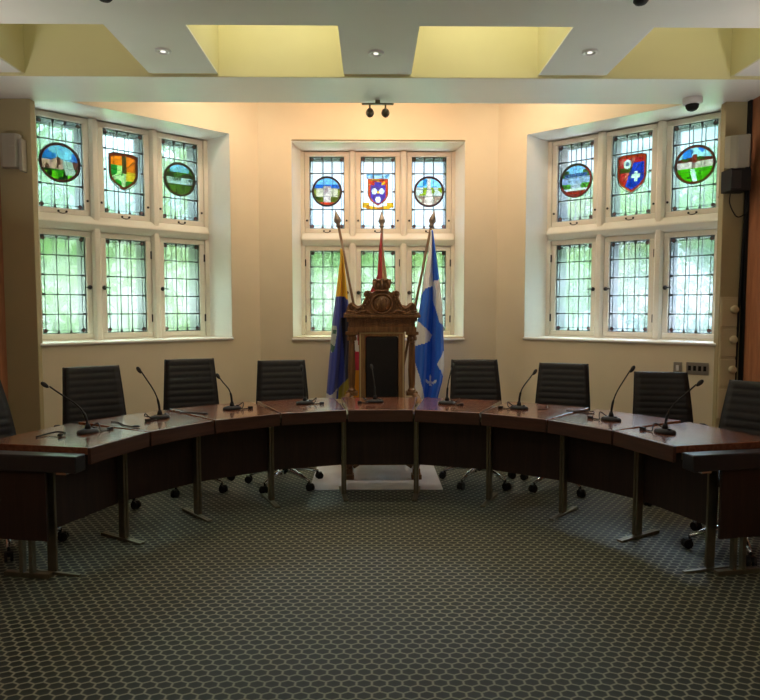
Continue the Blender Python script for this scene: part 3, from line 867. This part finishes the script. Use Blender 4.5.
mb.tube([(0, BY-.055, 1.63), (0, BY-.055, 1.50)], .006, 6)
mb.build('cartouche', M['oak'], crest, smooth=True)
mb = MB()
mb.tube([(-.064, BY-.03, 1.692), (0, BY-.045, 1.684), (.064, BY-.03, 1.692)], .012, 8)
for x, z in ((-.07, 1.765), (-.035, 1.785), (0, 1.79), (.035, 1.785), (.07, 1.765)):
    mb.ball((x, BY-.026, z), (.016, .014, .016), 6)
for s in (-1, 0, 1):
    mb.tube(cat_rom([(s*.055, BY-.035, 1.70), (s*.075, BY-.04, 1.735), (s*.06, BY-.03, 1.775)] if s else [(0, BY-.04, 1.70), (0, BY-.05, 1.74), (0, BY-.03, 1.785)], 5), .010, 6)
for s in (-1, 1): mb.ball((s*.034, BY-.028, 1.735), (.018, .014, .028), 6)
mb.build('crown', M['oak'], crest, smooth=True)
# inner back frame and leather
mb = MB()
for s in (-1, 1): mb.box(min(s*.158, s*.218), max(s*.158, s*.218), BY-.045, BY+.03, .46, 1.300)
mb.box(-.165, .165, BY-.045, BY+.03, 1.255, 1.300); mb.box(-.165, .165, BY-.045, BY+.03, .46, .52)
fr = mb.build('inner_frame', M['oaklight'], thr, bevel=.008)
mb = MB()
for s in (-1, 1): mb.box(s*.205-.006, s*.205+.006, BY-.053, BY-.04, .50, 1.294)
mb.box(-.205, .205, BY-.053, BY-.04, 1.282, 1.294)
mb.build('gilt_bead', M['gilt'], fr)
mb = MB(); mb.box(-.156, .156, BY-.038, BY+.025, .52, 1.253); mb.build('back_cushion', M['leather'], thr, bevel=.018, seg=3)
# seat, arms, legs
mb = MB(); mb.box(-.33, .33, -.40, BY+.05, .37, .43); mb.prism([(-.33, .37), (-.27, .30), (-.15, .335), (0, .30), (.15, .335), (.27, .30), (.33, .37)], -.40, -.37, 'y')
mb.build('seat_frame', M['oak'], thr, bevel=.006)
mb = MB(); mb.box(-.29, .29, -.385, BY-.05, .43, .50); mb.build('seat_cushion', M['leather'], thr, bevel=.025, seg=3)
for s in (-1, 1):
    mb = MB()
    mb.tube(cat_rom([(s*.315, BY, .69), (s*.325, -.10, .70), (s*.33, -.30, .69), (s*.33, -.37, .66)], 6), .026, 8)
    mb.lathe([(.03, .43), (.022, .46), (.035, .52), (.022, .60), (.03, .66)], 12, Matrix.Translation((s*.325, -.34, 0)))
    mb.build('armrest', M['oak'], thr, smooth=True)
    for y0 in (-.375, BY):
        mb = MB(); mb.lathe([(.026, .10), (.038, .16), (.028, .22), (.040, .30), (.040, .37)], 12, Matrix.Translation((s*.30, y0, 0)))
        mb.box(s*.30-.045, s*.30+.045, y0-.045, y0+.045, .0065, .05); mb.box(s*.30-.033, s*.30+.033, y0-.033, y0+.033, .05, .10)
        mb.build('leg', M['oak'], thr, bevel=.004)
mb = MB()
for s in (-1, 1):
    mb.tube(cat_rom([(s*.26, -.375, .11), (s*.20, -.375, .15), (s*.12, -.375, .20), (s*.02, -.375, .24)], 6), .016, 8)
mb.tube([(-.30, -.12, .08), (.30, -.12, .08)], .016, 8)
for s in (-1, 1): mb.tube([(s*.30, -.375, .08), (s*.30, BY, .08)], .016, 8)
mb.build('stretcher', M['oak'], thr, smooth=True)

# ------------------------------------------------------------------ flags on a stand behind the throne
FY = 6.62; FS = FY/640
def fx(px): return (px-371.6)*FS
def fz(py): return 1.511+(309.5-py)*FS
BX = .13
st = empty('flag_stand', (BX, FY, 0), 0, 'round dark flag stand on the carpet behind the throne', 'flag stand')
mb = MB(); mb.lathe([(.20, 0), (.20, .02), (.17, .035), (.05, .05), (.045, .16), (.05, .17)], 24); mb.build('base', M['brass'], st, smooth=True)
def inpoly(x, y, P):
    c = False; j = len(P)-1
    for i in range(len(P)):
        if (P[i][1] > y) != (P[j][1] > y) and x < (P[j][0]-P[i][0])*(y-P[i][1])/(P[j][1]-P[i][1])+P[i][0]: c = not c
        j = i
    return c
def interp(tab, y):
    if y <= tab[0][0]: return tab[0][1]
    for (a, b), (c, d) in zip(tab, tab[1:]):
        if y <= c: return b+(d-b)*(y-a)/(c-a)
    return tab[-1][1]
def flag(tip, basex, ledge, redge, base_col, patches, label, flabel, dy0, folds, ph, amp=.05):
    x0, y0 = tip
    zt = fz(y0)
    bx = basex
    off = dy0
    bot = Vector((bx, FY+off*.2, .175)); tip3 = Vector((fx(x0), FY+off, zt)); top = tip3-(tip3-bot).normalized()*.165
    root = empty('flag', (bx, FY+off*.2, 0), 0, label, 'flag', 'flags in the stand behind the throne')
    O = Vector(root.location)
    mb = MB(); mb.tube([bot-O, top-O], .014, 10); mb.build('flag_pole', M['pole'], root, smooth=True)
    d = (top-bot).normalized(); q = d.to_track_quat('Z', 'Y').to_matrix().to_4x4()
    mb = MB(); mb.lathe([(.014, -.02), (.026, -.005), (.026, .008), (.018, .018), (.038, .048), (.033, .078), (.014, .125), (.002, .165)], 12, Matrix.Translation(top-O) @ q)
    mb.build('finial', M['brass'], root, smooth=True)
    ya, yb = ledge[0][0], ledge[-1][0]
    nu, nv = 44, 150
    bm = bmesh.new(); lay = bm.loops.layers.float_color.new('Col')
    g = []
    for j in range(nv+1):
        v = j/nv; y = ya+(yb-ya)*v
        l, r = interp(ledge, y), interp(redge, y)
        row = []
        poley = bot.y+(top.y-bot.y)*((fz(y)-bot.z)/(top.z-bot.z))
        for i in range(nu+1):
            u = i/nu
            A = amp*(.25+.75*min(1, v*2.2))
            yy = poley-.02-A*.6+A*math.sin(2*PI*folds*u+ph+1.2*v)+.25*A*math.sin(5*PI*u*folds+3*v)
            row.append((bm.verts.new(Vector((fx(l+(r-l)*u), yy, fz(y)))-O), l+(r-l)*u, y))
        g.append(row)
    for j in range(nv):
        for i in range(nu):
            q4 = [g[j][i], g[j][i+1], g[j+1][i+1], g[j+1][i]]
            f = bm.faces.new([t[0] for t in q4])
            cx = sum(t[1] for t in q4)/4; cy = sum(t[2] for t in q4)/4
            c = base_col
            for P, pc in patches:
                if inpoly(cx, cy, P): c = pc
            for lp in f.loops: lp[lay] = (*c, 1)
    me = bpy.data.meshes.new('flag_cloth'); bm.to_mesh(me); bm.free()
    for p in me.polygons: p.use_smooth = True
    me.materials.append(M['cloth'])
    o = bpy.data.objects.new('flag_cloth', me); COL.objects.link(o); o.parent = root
    so = o.modifiers.new('thickness', 'SOLIDIFY'); so.thickness = .003
    o['label'] = flabel
    return root
WH = (.88,.89,.94); BL = (.010,.15,.85); YL = (.88,.52,.02); IND = (.04,.06,.38); DIND = (.012,.012,.035)
flag((433.5, 212), BX+.05,
     [(232, 430), (251, 428), (280, 423), (300, 420.5), (330, 416), (365, 414.5), (399, 414.5)],
     [(232, 431.6), (251, 434.5), (280, 438.5), (300, 441), (330, 443), (365, 444.5), (382, 442.5), (399, 438)],
     BL,
     [([(424, 230), (430.4, 230), (431.2, 258), (432.5, 286), (425, 289), (418, 300)], WH),
      ([(432, 282), (438, 280), (443, 312), (444, 326), (438, 322), (432.5, 300)], WH),
      ([(412, 321), (418, 321), (432, 335), (429, 341), (412, 347)], WH),
      ([(447, 348), (443, 351), (436, 363), (445, 379), (447, 370)], WH),
      ([(410, 360), (415.5, 363), (420, 378), (424.5, 400), (410, 400)], WH),
      ([(430.5, 374.2), (431.7, 377.5), (431.2, 381), (429.8, 381), (429.3, 377.5)], WH),
      ([(429.6, 381.6), (427.6, 380.6), (426.3, 378.2), (425.4, 379.8), (426.0, 382.0), (428.0, 383.2), (429.6, 383.2)], WH),
      ([(431.4, 381.6), (433.4, 380.6), (434.7, 378.2), (435.6, 379.8), (435.0, 382.0), (433.0, 383.2), (431.4, 383.2)], WH),
      ([(428.2, 381.4), (432.8, 381.4), (432.8, 382.8), (428.2, 382.8)], WH), ([(430.0, 382.5), (431.0, 382.5), (431.9, 386), (430.5, 385.2), (429.1, 386)], WH)],
     'blue and white flag with a white lily hanging right of the throne', 'blue cloth with white cross and lily', -.05, 2.0, .5)
flag((336.3, 212), BX-.05,
     [(250, 341), (262, 340.5), (297, 336), (330, 332), (360, 329.5), (388, 327), (399, 326)],
     [(250, 342.5), (262, 344.5), (297, 348), (315, 350), (340, 351), (365, 350.5), (399, 349)],
     IND,
     [([(320, 245), (360, 245), (360, 300), (350, 302), (345, 297), (320, 297)], YL),
      ([(341, 318), (360, 318), (360, 372), (346, 380), (344, 350)], DIND),
      ([(330, 326), (337.5, 325), (338, 332), (335.5, 347), (332, 353), (330, 348)], (.46,.52,.50)),
      ([(333, 329), (337.5, 329), (337, 333), (333, 334)], (.03,.12,.08)), ([(331, 343), (336, 346), (334, 352), (331, 350)], (.03,.12,.08)),
      ([(326, 393), (332, 394), (337, 388), (336, 400), (326, 400)], (.62,.62,.68)),
      ([(338, 400), (338.5, 388), (343, 383), (346, 380), (352, 372), (352, 400)], (.36,.28,.02))],
     'yellow and indigo flag with a pale emblem hanging left of the throne', 'yellow and indigo cloth with pale emblem', -.05, 1.6, 1.1)
flag((382, 209), BX,
     [(232, 381), (250, 379), (275, 377.5), (300, 366), (330, 355), (399, 353)],
     [(232, 382.2), (250, 384), (275, 387), (300, 390), (330, 392), (399, 392)],
     (.42,.02,.03),
     [([(382, 230), (392, 230), (395, 400), (383, 400)], (.55,.40,.24)),
      ([(350, 310), (358, 310), (357.5, 340), (360, 354), (352, 350)], (.70,.66,.62)), ([(350, 352), (366, 352), (366, 372), (350, 372)], (.62,.02,.05)),
      ([(350, 371), (368, 371), (368, 400), (350, 400)], (.80,.30,.01))],
     'red and cream flag hanging straight behind the throne back', 'red cloth with cream and yellow parts', .22, 1.6, .2, .03)

# ------------------------------------------------------------------ wall fittings
# left wall speaker
t = empty('wall_speaker', (-2.985, 5.52, 2.67), 0, 'beige slim loudspeaker on the left olive pilaster', 'speaker')
mb = MB(); mb.prism([(-.10, 0), (.055, 0), (.055, -.055), (.035, -.085), (-.08, -.085), (-.10, -.06)], .02, .30); mb.build('cabinet', M['beige'], t, bevel=.008)
mb = MB(); mb.box(.055, .085, -.075, 0, -.01, .26); mb.build('wall_bracket', M['beige'], t, bevel=.006)
mb = MB(); mb.box(-.02, .015, -.088, -.084, .19, .2); mb.build('badge', M['switch'], t)
# right wall speaker tilted
t = empty('wall_speaker', (3.07, 5.50, 2.70), 0, 'white tilted loudspeaker above the black box at the right wall', 'speaker')
m = Matrix.Rotation(R(-6), 4, 'Y') @ Matrix.Rotation(R(10), 4, 'X')
mb = MB(); mb.prism([(-.085, -.03), (.085, -.03), (.085, -.12), (.05, -.165), (-.05, -.165), (-.085, -.12)], .01, .275, m=m); mb.build('cabinet', M['beige'], t, bevel=.01)
mb = MB(); mb.box(-.045, .045, -.170, -.164, .03, .255, m); mb.build('grille', M['beige'], t)
mb = MB(); mb.tube([(0, .02, .12), (0, -.04, .12)], .015, 8); mb.build('wall_bracket', M['iron'], t)
t = empty('junction_box', (3.075, 5.52, 2.50), 0, 'black box mounted under the white loudspeaker on the right', 'box')
mb = MB(); mb.box(-.085, .085, -.16, 0, 0, .185); mb.build('case', M['black'], t, bevel=.006)
mb = MB(); mb.box(-.085, .0, -.163, -.159, .02, .165); mb.build('front_panel', M['slab'], t)
mb = MB(); mb.tube(cat_rom([(3.06, 5.49, 2.50), (3.05, 5.48, 2.42), (3.09, 5.48, 2.33), (3.14, 5.49, 2.30), (3.19, 5.46, 2.34), (3.2, 5.46, 2.42)], 7), .005, 6)
tag(mb.build('cable', M['rubber'], smooth=True), 'thin black cable looping below the black box on the right wall', 'cable')
# knob panel
t = empty('knob_panel', (3.085, 5.52, .56), 0, 'tall cream panel with four round knobs on the right pilaster', 'panel')
mb = MB(); mb.box(-.065, .085, -.012, 0, 0, 1.06)
pnl = mb.build('backplate', M['plate'], t, bevel=.003)
for k in range(4):
    z = .14+.26*k
    mb = MB(); mb.box(-.058, .078, -.020, -.0125, z-.118, z+.118); pl = mb.build('plate', M['plate'], t, bevel=.004)
    mb = MB(); mb.lathe([(.030, 0), (.032, .008), (.036, .02), (.030, .032), (.012, .036)], 18, Matrix.Translation((.042, -.020, z+.03)) @ Matrix.Rotation(PI/2, 4, 'X')); mb.build('knob', M['plate'], pl, smooth=True)
# switch + outlet strip on the right bay wall
def onright(tc, z):
    p = cR+tR*tc; return (p.x, p.y, z)
t = empty('light_switch', onright(1.88, .98), -TH, 'small single light switch left of the outlet strip', 'switch')
mb = MB(); mb.box(-.036, .036, -.008, 0, -.055, .055); mb.build('plate', M['switch'], t, bevel=.003)
mb = MB(); mb.box(-.012, .012, -.018, -.008, -.025, .025); mb.build('toggle', M['whiteplastic'], t, bevel=.002)
t = empty('outlet_strip', onright(2.045, .985), -TH, 'steel plate of four outlets under the right bay window', 'outlet')
mb = MB(); mb.box(-.092, .092, -.008, 0, -.055, .055); mb.build('plate', M['switch'], t, bevel=.003)
for k in range(4):
    mb = MB(); x = -.063+.042*k; mb.box(x-.012, x+.012, -.011, -.008, -.022, .022); mb.build('socket', M['black'], t)
# CCTV dome
t = empty('security_camera', (2.69, 5.45, 3.275), 0, 'white dome security camera under the soffit above the right window', 'camera')
mb = MB(); mb.lathe([(.078, 0), (.080, -.035), (.07, -.05), (.055, -.052)], 24); mb.build('housing', M['whiteplastic'], t, smooth=True)
mb = MB(); mb.lathe([(.054, -.050), (.050, -.075), (.036, -.095), (.012, -.105)], 20); mb.build('dome', M['black'], t, smooth=True)
# spot track
t = empty('spotlight_track', (.053, 5.53, 3.275), 0, 'small ceiling track with two round spotlights above the centre window', 'spotlight')
mb = MB(); mb.box(-.135, .135, -.02, .02, -.036, -.026); mb.box(-.02, .02, -.015, .015, -.028, 0); mb.build('track', M['brushed'], t, bevel=.004)
for s in (-1, 1):
    mb = MB(); mb.tube([(s*.066, 0, -.03), (s*.066, 0, -.08)], .008, 8); stm = mb.build('stem', M['brushed'], t)
    mb = MB(); mb.lathe([(.010, -.05), (.028, -.042), (.036, 0), (.033, .035), (.026, .042)], 16, Matrix.Translation((s*.066, 0, -.105)) @ Matrix.Rotation(R(-60), 4, 'X')); mb.build('spot_head', M['brushed'], stm, smooth=True)
# downlights
for i, (x, y, lab) in enumerate(((-1.427, 4.524, 'round recessed downlight in the beam above the left windows'), (.032, 4.539, 'round recessed downlight in the beam above the throne'), (1.503, 4.502, 'round recessed downlight in the beam above the right windows'))):
    t = empty('downlight', (x, y, 3.28), 0, lab, 'downlight', 'downlights in the ceiling beams')
    mb = MB(); mb.torus((0, 0, -.002), .044, .012, 24, 8, axis='z'); mb.build('trim_ring', M['whiteplastic'], t, smooth=True)
    mb = MB(); mb.lathe([(.037, -.004), (.037, -.001)], 20); mb.build('reflector', M['switch'], t)
    mb = MB(); mb.lathe([(.018, -.008), (.016, -.003)], 14); mb.build('lens', M['lamp'], t)
# small black sensor parts cut by the top edge
for x, lab in ((-1.505, 'small black ceiling fixture cut by the top edge above the left beam'), (1.54, 'small black ceiling fixture cut by the top edge above the right beam')):
    mb = MB(); mb.lathe([(.04, 0), (.042, -.012), (.03, -.026), (.012, -.032)], 18)
    tag(mb.build('ceiling_sensor', M['black'], smooth=True, loc=(x, 3.755, 3.28)), lab, 'sensor')

# ------------------------------------------------------------------ outside: lawn, hedge and trees
mb = MB(); mb.box(-40, 40, 12.3, 60, -1.3, -1.2)
tag(mb.build('lawn', M['lawn']), 'sunlit lawn outside the bay windows', 'lawn', kind='structure')
mb = MB(); mb.box(-40, 40, 8.2, 12.3, -1.3, -1.2)  # unseen pale ground, added to bounce skylight up to the soffit
tag(mb.build('bounce_ground', M['bounce_ground']), 'unseen pale ground outside the bay, added to bounce light inside', 'bounce_ground', kind='structure')
def tree(x, y, h, r, mat, lab, n=1500, low=.25):
    t = empty('garden_tree', (x, y, -1.2), 0, lab, 'tree', 'trees outside the windows')
    mb = MB(); mb.tube([(0, 0, 0), (.05, .02, h*.3), (0, .05, h*.75)], [.18, .13, .06], 8); mb.build('trunk', M['trunk'], t, smooth=True)
    bm = bmesh.new(); rnd = random.Random(int(x*10+y))
    for k in range(n):
        a, b = rnd.uniform(0, 2*PI), rnd.uniform(-1, 1); rr = rnd.uniform(.55, 1)**.5
        c = Vector((math.cos(a)*math.sqrt(1-b*b)*r*rr, math.sin(a)*math.sqrt(1-b*b)*r*rr, h*(low+(1-low)*(.5+.5*b*rr))))
        s = rnd.uniform(.12, .26)
        e = Euler((rnd.uniform(0, 6), rnd.uniform(0, 6), rnd.uniform(0, 6))).to_matrix()
        bm.faces.new([bm.verts.new(c+e @ Vector(p)) for p in ((-s, 0, 0), (0, -s*.5, .03), (s, 0, 0), (0, s*.5, .03))])
    me = bpy.data.meshes.new('foliage'); bm.to_mesh(me); bm.free(); me.materials.append(mat)
    o = bpy.data.objects.new('foliage', me); COL.objects.link(o); o.parent = t
tree(-7.6, 13.5, 7.5, 2.2, LEAF[0], 'bright green tree nearest the left bay window', low=.1)
tree(-4.2, 17.5, 8.0, 2.4, LEAF[2], 'yellow green tree beyond the right panes of the left window', low=.1)
tree(-11.5, 18.0, 9.0, 3.0, LEAF[1], 'tall mid green tree farthest left beyond the left window', low=.1)
tree(-1.4, 22, 5.4, 2.2, LEAF[0], 'rounded green tree beyond the left panes of the centre window', low=.1)
tree(2.6, 24, 5.4, 2.1, LEAF[2], 'light green tree beyond the right panes of the centre window', low=.1)
tree(4.9, 16.0, 6.0, 2.2, LEAF[2], 'yellow green tree beyond the left panes of the right window', low=.42)
tree(9.2, 14.2, 6.5, 2.2, LEAF[0], 'bright green tree beyond the right panes of the right window', low=.45)
tree(10.5, 20.5, 8.0, 3.0, LEAF[1], 'mid green tree farthest right beyond the right window', low=.1)

# ------------------------------------------------------------------ light
w = bpy.data.worlds.new('sky'); sc.world = w; w.use_nodes = True; nt = w.node_tree; nt.nodes.clear()
tc = N(nt, 'ShaderNodeTexCoord'); sp = N(nt, 'ShaderNodeSeparateXYZ', i0=tc.outputs['Generated'])
nz = N(nt, 'ShaderNodeTexNoise', Vector=tc.outputs['Generated'], Scale=3, Detail=5)
zz = math_n(nt, 'ADD', sp.outputs[2], math_n(nt, 'MULTIPLY', math_n(nt, 'SUBTRACT', nz.outputs[0], .5), .35))
c = ramp(nt, zz, [(.0, (.038,.044,.048)), (.16, (.042,.048,.053)), (.26, (.035,.047,.060)), (.5, (.62,.72,.84)), (.9, (.86,.94,1.0))])
bg = N(nt, 'ShaderNodeBackground', Color=c, Strength=31)
o = nt.nodes.new('ShaderNodeOutputWorld'); nt.links.new(bg.outputs[0], o.inputs[0])
def light(name, kind, loc, energy, col, rot=(0,0,0), **kw):
    l = bpy.data.lights.new(name, kind); l.energy = energy; l.color = col
    for k, v in kw.items(): setattr(l, k, v)
    ob = bpy.data.objects.new(name, l); COL.objects.link(ob); ob.location = loc; ob.rotation_euler = rot
    return ob
light('sun', 'SUN', (0, -10, 20), 3.0, (1, .95, .85), (R(40), 0, R(45)), angle=R(1))
# unseen lamps added inside the coffers to give their glow
for i, (x, e) in enumerate(((-2.143, .8), (-.682, 4.6), (.785, 4.6), (2.267, 1.5))):
    light('coffer_fill', 'AREA', (x, 4.40, 4.14), e, (1, .96, .78), shape='RECTANGLE', size=.7, size_y=.25)
# downlights
for x, y in ((-1.427, 4.524), (.032, 4.539), (1.503, 4.502)):
    light('downlight_beam', 'SPOT', (x, y, 3.262), 10, (1, .88, .68), spot_size=R(95), spot_blend=.9, shadow_soft_size=.04)
# track spots on the back wall
for s in (-1, 1):
    light('track_spot', 'SPOT', (.053+s*.066, 5.60, 3.20), 17, (1, .50, .25), (R(100), 0, R(-s*16)), spot_size=R(120), spot_blend=1, shadow_soft_size=.05)
# fill lights added to brighten the bay walls, unseen above the soffit line
for x in (-1.3, .075, 1.45):
    light('bay_fill', 'AREA', (x, 6.05, 3.88), 7.5, (1, .78, .56), shape='DISK', size=.35)
# fill lights added under the room ceiling, out of view, without fittings
for x in (-1.6, 1.6):
    light('room_fill', 'AREA', (x, .5, 3.27), 8, (1, .92, .74), shape='DISK', size=.4)
# uplights added near the side walls, without fittings, to brighten ceiling and soffit
for x in (-3.0, 3.08):
    for y, e in ((1.0, 4.2), (3.9, 5.6)):
        light('ceiling_fill', 'AREA', (x, y, 2.2), e, (1, .96, .88), (PI, R(32 if x < 0 else -32), 0), shape='RECTANGLE', size=.2, size_y=.6)

vs = sc.view_settings
vs.view_transform = 'Standard'; vs.look = 'None'; vs.exposure = .72; vs.gamma = 1; vs.use_curve_mapping = False
